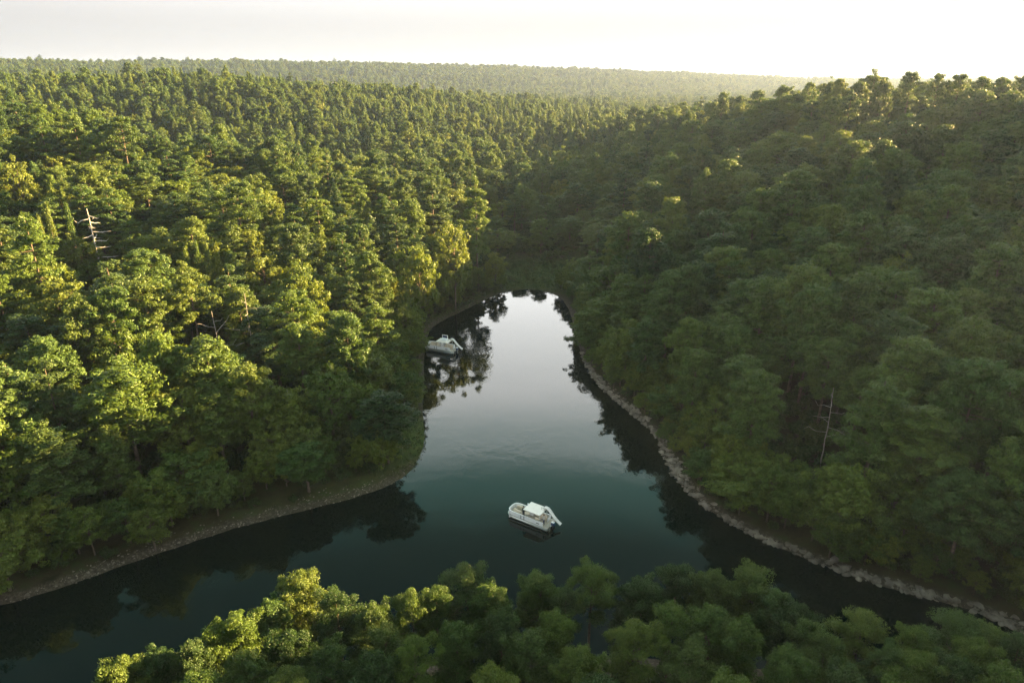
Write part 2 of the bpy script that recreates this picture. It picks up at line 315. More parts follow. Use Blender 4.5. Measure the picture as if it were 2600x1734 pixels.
def pine(seed, form, fine=False):
    rs = np.random.RandomState(seed)
    H = {'round': 20, 'layered': 21, 'open': 22, 'pointed': 17, 'sapling': 8.5}[form] * (.93 + .14 * rs.rand())
    zb = H * {'round': .40, 'layered': .36, 'open': .55, 'pointed': .22, 'sapling': .08}[form]
    Rm = {'round': 4.0, 'layered': 4.2, 'open': 4.2, 'pointed': 2.9, 'sapling': 1.35}[form] * (.9 + .25 * rs.rand())
    lean = rs.normal(size=2) * .012 * H
    def axis(z): return np.array([lean[0] * (z / H) ** 2, lean[1] * (z / H) ** 2, z])
    zs = np.linspace(-.6, H * .985, 9)
    r0 = H * .0125
    tr = [tube([axis(max(z, 0)) + (0, 0, min(z, 0)) for z in zs], [r0 * (1 - .9 * (max(z, 0) / H)) + .02 for z in zs], 7)]
    C = []; Q = []
    nb = {'round': 44, 'layered': 42, 'open': 24, 'pointed': 46, 'sapling': 34}[form]
    for i in range(nb):
        if form == 'layered':
            tier = i // 6; t = (tier + .15 * rs.normal()) / 7.0
        else:
            t = (i + rs.rand()) / nb
        t = min(max(t, 0), .99)
        if form in ('round', 'open'): rr = Rm * math.sqrt(max(.02, 1 - t ** 2.3)) * (.60 + .40 * min(1, t / .22))
        elif form == 'layered': rr = Rm * (1 - t ** 1.7) ** .8 * (.75 + .25 * min(1, t / .2))
        else: rr = Rm * (1 - t) ** .75 * (.75 + .25 * min(1, t / .15))
        z = zb + (H - zb) * t * .95
        an = i * 2.39996 + rs.normal() * .35
        ln = rr * (.62 + .48 * rs.rand())
        rise = {'round': .12 + .30 * t, 'layered': .02 + .10 * t, 'open': .15 + .3 * t, 'pointed': .25, 'sapling': .55}[form] + .08 * rs.normal()
        b0 = axis(z); dr = np.array([math.cos(an), math.sin(an), rise])
        tip = b0 + dr * ln
        if form != 'sapling': tr.append(tube([b0, b0 + dr * ln * .5 + (0, 0, -.03 * ln), tip], [r0 * .32 * (1 - .6 * t) + .02, .045, .015], 4))
        fr = [1.0] if ln < 1.0 else ([.62, 1.0] if ln < 2.2 else [.40, .70, 1.0])
        for f in fr:
            side = np.array([-math.sin(an), math.cos(an), 0]) * rs.normal() * .35 * ln * .5
            pr = {'round': .82, 'layered': .92, 'open': .95, 'pointed': .72, 'sapling': .45}[form] * (.75 + .5 * rs.rand()) * (.8 + .25 * f)
            fl = {'round': .80, 'layered': .38, 'open': .62, 'pointed': .8, 'sapling': 1.25}[form]
            C.append(b0 + dr * ln * f + side + np.array([0, 0, .12])); Q.append((pr, pr, pr * fl))
            if f > .6 and form in ('round', 'open', 'layered'):
                for _ in range(2):
                    s2 = pr * (.55 + .2 * rs.rand()); C.append(C[-1] + np.clip(rs.normal(size=3), -1, 1) * np.array([.7, .7, .35]) * pr); Q.append((s2, s2, s2 * max(fl, .5)))
    for _ in range(4 if form != 'sapling' else 2):
        s2 = {'round': .85, 'layered': .7, 'open': .8, 'pointed': .5, 'sapling': .3}[form]
        C.append(axis(H * .97) + rs.normal(size=3) * s2 * .7); Q.append((s2, s2, s2 * (.8 if form != 'pointed' else 1.5)))
    n = {'round': 95, 'layered': 95, 'open': 100, 'pointed': 110, 'sapling': 75}[form]
    sz = {'round': .21, 'layered': .21, 'open': .21, 'pointed': .19, 'sapling': .15}[form]
    if fine: n, sz = 250, .135
    cr = tufts(rs, C, Q, n, sz, .36 if fine else .42, .75 if fine else .45)
    return merge(tr), cr, H, Rm, zb
def broad(seed, form):
    rs = np.random.RandomState(seed)
    H = {'domed': 15.5, 'spreading': 13.0}[form] * (.9 + .2 * rs.rand()); Rx = {'domed': 3.9, 'spreading': 4.6}[form] * (.9 + .2 * rs.rand())
    zb = H * .26; zc = H * .60; Rz = H * .38
    tr = [tube([(0, 0, -.6), (0, 0, 0), (.1, 0, zb), (.15, .1, zc), (.1, .2, H * .86)], [.26, .24, .2, .13, .03], 7)]
    C = []; Q = []
    nl = 26
    for i in range(nl):
        zf = 1 - 1.75 * (i + .5) / nl; an = i * 2.39996 + rs.normal() * .3; q = math.sqrt(max(0, 1 - zf * zf))
        k = .72 + .35 * rs.rand()
        p = np.array([math.cos(an) * q * Rx * k, math.sin(an) * q * Rx * k, zc + zf * Rz * k])
        base = np.array([0, 0, max(zb, p[2] - 1.6 - 1.5 * rs.rand())])
        tr.append(tube([base, base * .45 + p * .55 + (0, 0, .1), p], [.085, .05, .015], 4))
        lob = 1.15 * (.75 + .5 * rs.rand())
        for j in range(6):
            o = rs.normal(size=3) * np.array([.75, .75, .5]) * lob
            s = lob * (.5 + .35 * rs.rand()); C.append(p + o); Q.append((s, s, s * .72))
    cr = tufts(rs, C, Q, 78, .20, .62, .42, .35)
    return merge(tr), cr, H, Rx, zb
def shrub(seed):
    rs = np.random.RandomState(seed); C = []; Q = []; tr = []
    for i in range(11):
        an = rs.rand() * 6.28; q = rs.rand() ** .5 * 1.3; p = np.array([math.cos(an) * q, math.sin(an) * q, .45 + 1.5 * rs.rand() * (1 - .4 * q)])
        tr.append(tube([(0, 0, -.2), p * .5, p], [.04, .03, .01], 4)); s = .55 * (.7 + .6 * rs.rand()); C.append(p); Q.append((s, s, s * .8))
    cr = tufts(rs, C, Q, 70, .15, .6, .5)
    return merge(tr), cr, 2.2, 1.5, 0.1

VAR = []   # dict(kind, form, trunk mesh, crown mesh, combined mesh, H, R, zb)
INST = bpy.data.collections.new('tree_stock')
def add_variant(kind, form, made, fol):
    (tv, tf), (cv, cf), H, Rm, zb = made
    tm = mesh_np('trunk', tv, [tf], [M_BARK], smooth=True)
    cm = mesh_np('crown', cv, [cf], [fol])
    bv, bf = merge([(tv, tf), (cv, cf)])
    bm = mesh_np('tree_mass', bv, [bf], [M_BARK, fol], midx=np.r_[np.zeros(len(tf)), np.ones(len(cf))])
    o = bpy.data.objects.new('stock_%03d' % len(VAR), bm); INST.objects.link(o)
    VAR.append(dict(kind=kind, form=form, tm=tm, cm=cm, H=H, R=Rm, zb=zb, id=len(VAR)))
for s in range(9): add_variant('pine', 'round', pine(100 + s, 'round'), M_PINE)
for s in range(7): add_variant('pine', 'layered', pine(200 + s, 'layered'), M_PINE)
for s in range(3): add_variant('pine', 'open', pine(300 + s, 'open'), M_PINE)
for s in range(4): add_variant('pine', 'pointed', pine(400 + s, 'pointed'), M_PINE)
for s in range(3): add_variant('cedar', 'sapling', pine(500 + s, 'sapling'), M_BROAD)
for s in range(6): add_variant('broad', 'domed', broad(600 + s, 'domed'), M_BROAD)
for s in range(5): add_variant('broad', 'spreading', broad(700 + s, 'spreading'), M_BROAD)
for s in range(6): add_variant('pine', 'full', pine(900 + s, 'open' if s % 2 else 'round', True), M_PINE)
for s in range(4): add_variant('shrub', 'shrub', shrub(800 + s), M_SHRUB)
def vids(form): return [v['id'] for v in VAR if v['form'] == form]
FORM_IDS = {f: vids(f) for f in ('round', 'layered', 'open', 'pointed', 'sapling', 'domed', 'spreading', 'shrub', 'full')}

# ------------------------------------------------------------------ where every tree stands
rs = np.random.RandomState(7)
SIGHT = [(222, 530, 168, 30, 62), (222, 600, 168, 34, 75), (622, 745, 128, 16, 50), (622, 800, 128, 16, 40), (545, 800, 122, 20, 40), (2120, 985, 104, 6, 32), (1130, 872, 152, 95, 42)]   # (px, py, depth, half width, half height) kept in view
def hides(x, y, z, v, hs, ws):
    """would this tree stand in front of one of the things that must stay in view?"""
    if y > 190: return False
    V_ = VAR[v]; px, pt, dp = project(x, y, z + V_['H'] * hs); pb = project(x, y, z + V_['zb'] * hs * .8)[1]
    if dp < 5: return True
    w_ = FPX * V_['R'] * 1.1 * ws / dp
    return any(dp < t_ - 1 and abs(px - a_) < ww + w_ and pt < b_ + hh and pb > b_ - hh for a_, b_, t_, ww, hh in SIGHT)
TREES = []     # x, y, ground z, vid, height scale, width scale, rotation
def put(x, y, z, form, hs, ws, rot=None):
    v = FORM_IDS[form][rs.randint(len(FORM_IDS[form]))]
    if not hides(x, y, z, v, hs, ws): TREES.append((x, y, z, v, hs, ws, rs.rand() * 6.28))
HERO = []      # hand-placed trees, (x, y) kept clear of random ones
def hero(px, py, t, form, width, gz=None):
    """a tree whose top shows at photograph pixel (px, py), t metres deep, with a crown WIDTH metres wide"""
    x, y, z = at_t(px, py, t)
    g = float(ground_h([x], [y])[0]); ids = FORM_IDS[form]; v = ids[rs.randint(len(ids))]
    hs = max(.45, (z - g) / VAR[v]['H']); ws = width / (2 * VAR[v]['R'] * 1.12)
    if t > 80 and hides(x, y, g, v, hs, ws): return
    TREES.append((x, y, g, v, hs, ws, rs.rand() * 6.28)); HERO.append((x, y, width * .38))
# foreground clump, row nearest the water and the rows behind it
for px, py, t, w in [(690, 1312, 67, 6.6), (770, 1350, 64, 5.6), (615, 1375, 64, 5.0), (545, 1405, 61, 6.0), (490, 1440, 60, 5.0), (440, 1470, 57, 4.5), (355, 1497, 57, 5.4), (275, 1500, 56, 5), (850, 1385, 63, 5.5),
                     (945, 1358, 65, 5.2), (1000, 1345, 66, 4.6), (1072, 1302, 69, 6.8), (1125, 1335, 66, 5.2), (1240, 1308, 69, 5.6), (1360, 1294, 70, 6.6), (1300, 1345, 66, 4.6), (1480, 1322, 69, 5.8), (1556, 1294, 71, 5.8),
                     (1640, 1310, 69, 5.4), (1735, 1302, 70, 6.2), (1790, 1350, 67, 5.0), (1835, 1385, 65, 5.6), (1900, 1450, 60, 5.0), (1985, 1400, 63, 5.6), (2050, 1480, 58, 4.6), (2105, 1440, 60, 5.2), (2200, 1405, 62, 6.2), (2280, 1435, 61, 5.0), (2345, 1455, 60, 5.4), (2440, 1450, 61, 6),
                     (660, 1440, 58, 5.2), (750, 1470, 56, 5.2), (560, 1500, 54, 5.2), (950, 1460, 57, 5), (1050, 1430, 60, 5.2), (1215, 1455, 58, 5.6), (1330, 1480, 56, 5), (1460, 1425, 59, 5.8), (1590, 1470, 56, 5.2),
                     (1700, 1430, 59, 5.2), (1820, 1490, 55, 5.4), (1960, 1530, 52, 5), (2200, 1510, 54, 5), (2320, 1530, 52, 5.4), (1130, 1530, 53, 5), (860, 1500, 55, 5.2), (450, 1545, 51, 5), (650, 1540, 52, 5), (1380, 1555, 52, 5), (1700, 1545, 52, 5.2), (2090, 1560, 51, 5),
                     (1860, 1420, 62, 5), (1270, 1400, 61, 5), (880, 1440, 59, 4.6), (1150, 1400, 61, 4.6), (1545, 1390, 62, 5), (1640, 1390, 62, 5), (2120, 1500, 55, 5), (2250, 1470, 57, 5)]:
    hero(px * K, (py + 14) * K, t, 'full', w * 1.02)
# crest of the right hill against the sky
for px, py, t, w, f in [(2096, 168, 236, 9, 'open'), (2160, 172, 232, 8.5, 'open'), (2208, 172, 230, 8, 'open'), (2262, 178, 226, 8, 'open'), (2030, 186, 250, 9, 'round'), (1975, 190, 262, 8.5, 'round'), (1910, 192, 280, 8.5, 'round'), (1860, 192, 295, 8, 'open'),
                        (1800, 198, 300, 9, 'round'), (2310, 196, 215, 8, 'round'), (1700, 222, 340, 9, 'round')]:
    hero(px * K, py * K, t, f, w)
# single trees that stand out on the left
for px, py, t, w, f in [(510, 424, 190, 11, 'layered'), (1092, 415, 196, 10, 'layered'), (900, 468, 196, 10, 'layered'), (790, 545, 165, 8.5, 'layered'), (860, 690, 138, 9, 'layered'), (800, 640, 150, 8, 'layered'), (640, 520, 170, 10, 'round'), (60, 728, 122, 10.5, 'open'),
                        (270, 760, 118, 10, 'spreading'), (30, 375, 190, 8.5, 'domed'), (420, 600, 152, 9, 'layered'), (750, 850, 112, 9, 'spreading'), (230, 1175, 92, 5, 'spreading'), (340, 1185, 91, 4.4, 'domed'), (490, 1120, 99, 5, 'domed'), (930, 800, 124, 7, 'domed'),
                        (960, 560, 165, 9, 'domed'), (1040, 520, 180, 9, 'domed'), (850, 900, 112, 7, 'spreading'), (700, 640, 145, 9, 'spreading'), (440, 235, 400, 10, 'open'), (185, 245, 390, 9, 'open')]:
    hero(px * K, py * K, t, f, w)
for px, py, t in [(120, 430, 178), (145, 440, 176), (150, 470, 170), (105, 470, 170), (85, 500, 168), (448, 555, 160), (470, 560, 158), (425, 570, 156), (495, 565, 157)]:
    hero(px * K, py * K, t, 'sapling', 2.8)

hx = np.array([h[0] for h in HERO]); hy = np.array([h[1] for h in HERO]); hr = np.array([h[2] for h in HERO])
def scatter(y0, y1, sp, srange, thin=1.0):
    ys = np.arange(y0, y1, sp)
    out = []
    for i, y in enumerate(ys):
        lim = srange * (y + 160)
        xs = np.arange(-lim, lim, sp) + (i % 2) * sp * .5
        out.append(np.stack([xs, np.full(len(xs), y)], 1))
    P = np.concatenate(out); P += rs.uniform(-.42, .42, P.shape) * sp
    return P
def scatter_forest(P, far):
    x, y = P[:, 0], P[:, 1]
    d = shore_dist(x, y); ok = d > np.where(x < 0, 1.4, 2.2)
    ok &= ~((np.abs(x - 8) < 18) & (y > 180) & (y < 236) & (d < 45))          # meadow at the lake head
    ok &= grassiness(x, y, d) < .72
    ok &= ~((y < 62) & (y > -90) & (np.abs(x) < 75) & ((np.hypot(x, y) < 28) | ((y > 22) & (np.abs(x) < 62))))  # foreground is set by hand; nothing at the camera
    P = P[ok]; x, y, d = P[:, 0], P[:, 1], d[ok]
    if not far:
        dd = np.min(np.hypot(x[:, None] - hx, y[:, None] - hy) - hr - 1.6, 1); k = dd > 0
        P, x, y, d = P[k], x[k], y[k], d[k]
    k = rs.rand(len(x)) > (.02 if far else .06); P, x, y, d = P[k], x[k], y[k], d[k]
    z = ground_h(x, y, d)
    mixn = wob(x, y, 60, 11) + .6 * wob(x, y, 23, 13)
    hN = wob(x, y, 45, 17)
    for i in range(len(x)):
        q = rs.rand(); X, Y, D = x[i], y[i], d[i]
        left = X < -14 + (Y - 100) * .06
        h = (.93 + .16 * rs.normal() + .12 * hN[i]); w = 1.0 + .14 * rs.normal()
        if Y > 330 and not far or far:
            form = 'pointed' if q < (.55 if Y < 700 else .35) else ('round' if q < .82 else ('domed' if q < .93 else 'layered'))
            if X > 60 and Y < 480: form = 'round' if q < .8 else 'domed'
            if form == 'pointed': h *= 1.08; w *= 1.15
        elif left:
            b = .40 + .55 * mixn[i]
            if D < 14: b += .35
            w *= 1.1
            if q < b: form = 'domed' if rs.rand() < .6 else 'spreading'
            else: form = 'layered' if rs.rand() < .36 else ('round' if rs.rand() < .66 else ('pointed' if rs.rand() < .6 else 'open'))
            if D < 10: h *= .62; w *= .8
            h *= 1.0
        else:
            b = .07 + .2 * mixn[i] + (.35 if D < 12 else 0)
            if Y > 225 and abs(X - 5) < 40: b += .35
            form = ('domed' if rs.rand() < .5 else 'spreading') if q < b else ('round' if rs.rand() < .86 else 'layered')
            if D < 9: h *= .62 if Y > 135 else .85; w *= .85
            w *= 1.18
            if D > 12 and Y < 420 and rs.rand() < .16: continue
        if abs(X - 8) < 30 and 205 < Y < 290: h *= .55 + .45 * max(0, (Y - 250) / 40); w *= .85
        h = min(max(h, .42), 1.3); w = min(max(w, .55), 1.5)
        if far: h *= .95; w *= 1.2 if Y < 1500 else 1.7
        put(X, Y, z[i], form, h, w)
scatter_forest(scatter(-88, 330, 6.9, .98), False)
# low leafy trees leaning out along both banks
Pb = scatter(-20, 215, 2.9, .6); db = shore_dist(Pb[:, 0], Pb[:, 1]); gb = grassiness(Pb[:, 0], Pb[:, 1], db)
kb = (db > 1.0) & (db < np.where(Pb[:, 0] > 10, 13, 10)) & (gb < .55) & (rs.rand(len(db)) < np.where(db < 8, .8, .5)) & (Pb[:, 1] > 60)
for (X, Y), D in zip(Pb[kb], db[kb]):
    if X < -22 and Y < 104 and D < 3.0: continue
    q_ = rs.rand() * (.28 if D < 3 else .45)
    put(X, Y, float(ground_h([X], [Y], np.array([D]))[0]), 'domed' if rs.rand() < .5 else 'spreading', .22 + q_, .26 + q_ * .9)
scatter_forest(scatter(330, 700, 6.2, .92), False)
scatter_forest(scatter(700, 1500, 9.6, .88), True)
scatter_forest(scatter(1500, 3200, 14.5, .86), True)
T = np.array([(a_, b_, c_, d_, e_, f_, g_) for a_, b_, c_, d_, e_, f_, g_ in TREES])
kindv = np.array([VAR[int(v)]['kind'] for v in T[:, 3]])
Hv = np.array([VAR[int(v)]['H'] for v in T[:, 3]]) * T[:, 4]; Rv = np.array([VAR[int(v)]['R'] for v in T[:, 3]]) * T[:, 5]; Zb = np.array([VAR[int(v)]['zb'] for v in T[:, 3]]) * T[:, 4]

# which trees show largest in the photograph: front-to-back painting of their crowns into a small id picture
zc = T[:, 2] + (Hv + Zb) * .5
sx, sy, dep = project(T[:, 0], T[:, 1], zc)
rx = FPX * Rv / np.maximum(dep, 1); ry = FPX * (Hv - Zb) * .5 * .95 / np.maximum(dep, 1)
q = 4.0; ID = np.full((434, 650), -1, int)
for i in np.argsort(dep):
    if dep[i] < 8 or dep[i] > 430: continue
    x0, x1, y0, y1 = int((sx[i] - rx[i]) / q), int((sx[i] + rx[i]) / q) + 1, int((sy[i] - ry[i]) / q), int((sy[i] + ry[i]) / q) + 1
    if x1 <= 0 or y1 <= 0 or x0 >= 650 or y0 >= 434: continue
    x0, y0, x1, y1 = max(x0, 0), max(y0, 0), min(x1, 650), min(y1, 434)
    yy, xx = np.mgrid[y0:y1, x0:x1]
    sub = ID[y0:y1, x0:x1]
    k = (sub < 0) & (((xx + .5 - sx[i] / q) / max(rx[i] / q, .5)) ** 2 + ((yy + .5 - sy[i] / q) / max(ry[i] / q, .5)) ** 2 < 1)
    sub[k] = i
vis = np.bincount(ID[ID >= 0], minlength=len(T))
single = np.zeros(len(T), bool)
for kd, n in (('pine', 300), ('broad', 300), ('cedar', 60)):
    c = np.where((kindv == kd) & (vis > 0))[0]; c = c[np.argsort(-vis[c])][:n]; single[c] = True

# ------------------------------------------------------------------ single trees: an Empty with trunk and crown
ONES = "first second third fourth fifth sixth seventh eighth ninth".split()
TEENS = "tenth eleventh twelfth thirteenth fourteenth fifteenth sixteenth seventeenth eighteenth nineteenth".split()
def ordinal(n):
    if n < 10: return ONES[n - 1]
    if n < 20: return TEENS[n - 10]
    t_ = {2: 'twent', 3: 'thirt', 4: 'fort', 5: 'fift', 6: 'sixt'}[n // 10]
    return t_ + 'ieth' if n % 10 == 0 else t_ + 'y-' + ONES[n % 10 - 1]
KN = {'pine': ('pine_tree', 'pine'), 'broad': ('broadleaf_tree', 'leafy tree'), 'cedar': ('young_cedar_tree', 'cedar')}
SHAPE = {'full': 'full-crowned', 'round': 'round-topped', 'layered': 'tiered', 'open': 'thin-crowned', 'pointed': 'pointed', 'sapling': 'slender young', 'domed': 'domed', 'spreading': 'broad'}
LB = [(330, 'on the hazy second ridge'), (430, 'along the near left crest'), (530, 'under the near left crest'), (600, 'level with the dead tree top'), (670, 'level with the dead tree base'), (740, 'left, level with the lake head'), (820, 'left, just above the far boat'),
      (910, 'left, level with the far boat'), (1000, 'left, just below the far boat'), (1110, 'left, behind the grassy point'), (1220, 'left, above the gravel shore'), (3000, 'left, beside the gravel shore')]
RB = [(250, 'on the right skyline'), (320, 'right, just under the skyline'), (400, 'high on the right hill'), (480, 'on the upper right hill'), (560, 'right, above the lake head'), (640, 'right, by the lake head meadow'), (720, 'right, level with the lake head'), (800, 'right, just above the far boat'),
      (880, 'right, level with the far boat'), (960, 'right, just below the far boat'), (1050, 'right, at mid-lake level'), (1150, 'right, above the near boat'), (1270, 'right, level with the near boat'), (1380, 'right, just below the near boat'), (3000, 'right, along the stony shore')]
FB = [(1600, 'in the foreground clump against the water'), (1690, 'in the middle of the foreground clump'), (3000, 'at the bottom edge of the photo')]
zones = {}
for i in np.where(single)[0]:
    x, y = T[i, 0], T[i, 1]
    if y < 64 and abs(x) < 62 and sy[i] > 1420: side, B = 'F', FB
    elif x < -2 + max(0, y - 205) * -.02: side, B = 'L', LB
    else: side, B = 'R', RB
    nm = next(n for lim, n in B if sy[i] < lim)
    zones.setdefault((side, nm, kindv[i]), []).append(i)
for (side, nm, kd), ii in zones.items():
    ii.sort(key=lambda i: sx[i] if side != 'L' else -sx[i])
    oname, word = KN[kd]
    for r_, i in enumerate(ii):
        v = VAR[int(T[i, 3])]
        frm = 'from the left' if side == 'F' else 'from the water'
        only = '' if len(ii) == 1 else ', %s %s %s' % (ordinal(r_ + 1), word, frm)
        root = bpy.data.objects.new(oname, None); COL.objects.link(root)
        root.empty_display_size = .5
        root.location = (T[i, 0], T[i, 1], T[i, 2]); root.rotation_euler = (0, 0, T[i, 6]); root.scale = (T[i, 5], T[i, 5], T[i, 4])
        tag(root, '%s %s %s%s' % (SHAPE[v['form']], word, nm, only), 'tree', {'pine': 'pines of the lakeside forest', 'broad': 'leafy trees of the lakeside forest', 'cedar': 'young cedars on the left slope'}[kd])
        link('trunk', v['tm'], root); link('crown', v['cm'], root)

# ------------------------------------------------------------------ the rest of the forest, one mass per kind
def instancer(name, P, vid, rot, scl, label, cat):
    me = bpy.data.meshes.new(name); me.vertices.add(len(P)); me.vertices.foreach_set('co', np.asarray(P, np.float32).ravel())
    for an, ty, key, val in (('vid', 'INT', 'value', vid.astype(np.int32)), ('rot', 'FLOAT_VECTOR', 'vector', np.stack([rot * 0, rot * 0, rot], 1).astype(np.float32)), ('scl', 'FLOAT_VECTOR', 'vector', scl.astype(np.float32))):
        at = me.attributes.new(an, ty, 'POINT'); at.data.foreach_set(key, val.ravel())
    o = link(name, me); tag(o, label, cat, kind='stuff')
    g = bpy.data.node_groups.new(name, 'GeometryNodeTree')
    g.interface.new_socket('Geometry', in_out='INPUT', socket_type='NodeSocketGeometry'); g.interface.new_socket('Geometry', in_out='OUTPUT', socket_type='NodeSocketGeometry')
    gi = N(g, 'NodeGroupInput'); go = N(g, 'NodeGroupOutput'); ip = N(g, 'GeometryNodeInstanceOnPoints')
    ci = N(g, 'GeometryNodeCollectionInfo'); ci.inputs['Collection'].default_value = INST; ci.inputs['Separate Children'].default_value = True; ci.inputs['Reset Children'].default_value = True
    def na(n, ty):
        a_ = N(g, 'GeometryNodeInputNamedAttribute', data_type=ty); a_.inputs['Name'].default_value = n; return a_
    lk = g.links.new
    ip.inputs['Pick Instance'].default_value = True
    lk(gi.outputs[0], ip.inputs['Points']); lk(ci.outputs[0], ip.inputs['Instance'])
    lk(na('vid', 'INT').outputs['Attribute'], ip.inputs['Instance Index'])
    er = N(g, 'FunctionNodeEulerToRotation'); lk(na('rot', 'FLOAT_VECTOR').outputs['Attribute'], er.inputs[0]); lk(er.outputs[0], ip.inputs['Rotation'])
    lk(na('scl', 'FLOAT_VECTOR').outputs['Attribute'], ip.inputs['Scale']); lk(ip.outputs[0], go.inputs[0])
    md = o.modifiers.new('scatter', 'NODES'); md.node_group = g
    return o
rest = ~single
for kd, nm, lab in (('pine', 'pine_forest', 'mass of pines covering the hills behind and between the nearer trees'), ('broad', 'broadleaf_forest', 'mass of leafy trees scattered through the pines on the far hills'), ('cedar', 'cedar_thicket', 'young cedars half hidden among the left slope trees')):
    k = rest & (kindv == kd)
    if k.sum(): instancer(nm, T[k, :3], T[k, 3], T[k, 6], np.stack([T[k, 5], T[k, 5], T[k, 4]], 1), lab, 'forest')
# undergrowth
P = np.concatenate([scatter(-60, 300, 2.7, .8)])
x, y = P[:, 0], P[:, 1]; d = shore_dist(x, y); g = grassiness(x, y, d)
k = (d > 1.6 + 1.6 * rs.rand(len(d))) & (rs.rand(len(d)) < np.where(d < 9, .75, .55)) & ((g < .5) | (rs.rand(len(d)) < .85)) & (np.hypot(x, y) > 8)
x, y, d = x[k], y[k], d[k]; z = ground_h(x, y, d)
sc = (.6 + .7 * rs.rand(len(x))) * np.where(d < 6, .8, 1.35) * np.where(grassiness(x, y, d) > .5, .45, 1)
instancer('undergrowth', np.stack([x, y, z], 1), np.array(FORM_IDS['shrub'])[rs.randint(4, size=len(x))], rs.rand(len(x)) * 6.28, np.stack([sc, sc, sc], 1), 'low bushes and undergrowth filling the forest floor', 'undergrowth')

# reeds and rough grass on the low banks
P = np.concatenate([scatter(95, 245, .75, .16)]); x, y = P[:, 0], P[:, 1]; d = shore_dist(x, y); g = grassiness(x, y, d)
k = (d > -.25) & (rs.rand(len(d)) < np.where(g > .35, .8, np.where((x < 4) & (d < 3.2), .75, 0)))
x, y, d = x[k], y[k], d[k]; z = ground_h(x, y, d); hh = .18 + .35 * rs.rand(len(x)) ** 2 + .35 * (wob(x, y, 9, 41) > .15)
gv, gf_ = tufts(rs, np.stack([x, y, z + hh * .5], 1), np.stack([hh * 0 + .38, hh * 0 + .38, hh * .8], 1), 9, .22, .30, .9)
M_REED = foliage('reeds', [(.040, .060, .016), (.060, .072, .020), (.085, .078, .030)], .2)
tag(link('reeds', mesh_np('reeds', gv, [gf_], [M_REED])), 'rough grass and reeds on the low banks and the meadow at the lake head', 'grass', kind='stuff')

# ------------------------------------------------------------------ dead trees
def dead_tree(px, py, t, label, seed, hmin=9, droop=-.45, nb=11, rb=.24, wood=None):
    wood = wood or M_DEAD
    r_ = np.random.RandomState(seed)
    x, y, z = at_t(px, py, t); g = float(ground_h([x], [y])[0]); H = max(hmin, z - g)
    root = bpy.data.objects.new('dead_tree', None); COL.objects.link(root); root.location = (x, y, g)
    tag(root, label, 'dead tree', 'bare dead trees')
    zs = np.linspace(-.3, H, 9); wv_ = r_.normal(size=(9, 2)) * .07
    tv, tf = tube([(wv_[i, 0] - .007 * zs[i], wv_[i, 1], zs[i]) for i in range(9)], [rb * (1 - .85 * max(0, zs[i]) / H) + .02 for i in range(9)], 8)
    link('trunk', mesh_np('trunk', tv, [tf], [wood], smooth=True), root)
    for i in range(nb):
        zz = H * (.40 + .55 * i / nb); an = i * 2.4 + r_.normal() * .4; ln = H * .19 * (1.3 - .7 * i / nb) * (.6 + .7 * r_.rand())
        d_ = np.array([math.cos(an), math.sin(an), droop * r_.rand() + .08]); p0 = np.array([-.007 * zz, 0, zz])
        p1 = p0 + d_ * ln * .45; p2 = p0 + d_ * ln * .8 + (0, 0, .08 * ln * r_.normal()); p3 = p0 + d_ * ln + (0, 0, .1 * ln)
        parts = [tube([p0, p1, p2, p3], [rb * .5, rb * .4, rb * .28, .02], 5)]
        sd = np.array([-d_[1], d_[0], .15]) * (1 if r_.rand() < .5 else -1)
        parts.append(tube([p1, p1 + (d_ * .6 + sd) * ln * .3], [rb * .2, .012], 4))
        bv, bf = merge(parts)
        link('branch', mesh_np('branch', bv, [bf], [wood], smooth=True), root)
dead_tree(222, 530, 168, 'tall pale dead tree with drooping bare branches on the left slope', 1, rb=.30, nb=14, wood=plain('bleached_wood', (.40, .37, .33), .85, 0, .2, .2, 2))
dead_tree(622, 745, 128, 'thin grey dead tree among green crowns behind the left shore', 2, droop=-.1, nb=10, rb=.12)
dead_tree(540, 790, 122, 'short forked dead tree with bare twigs on the left slope', 3, droop=.9, nb=9, rb=.10)
dead_tree(2120, 985, 104, 'grey dead snag rising from the shaded right slope', 4, droop=-.2, nb=9, rb=.09)

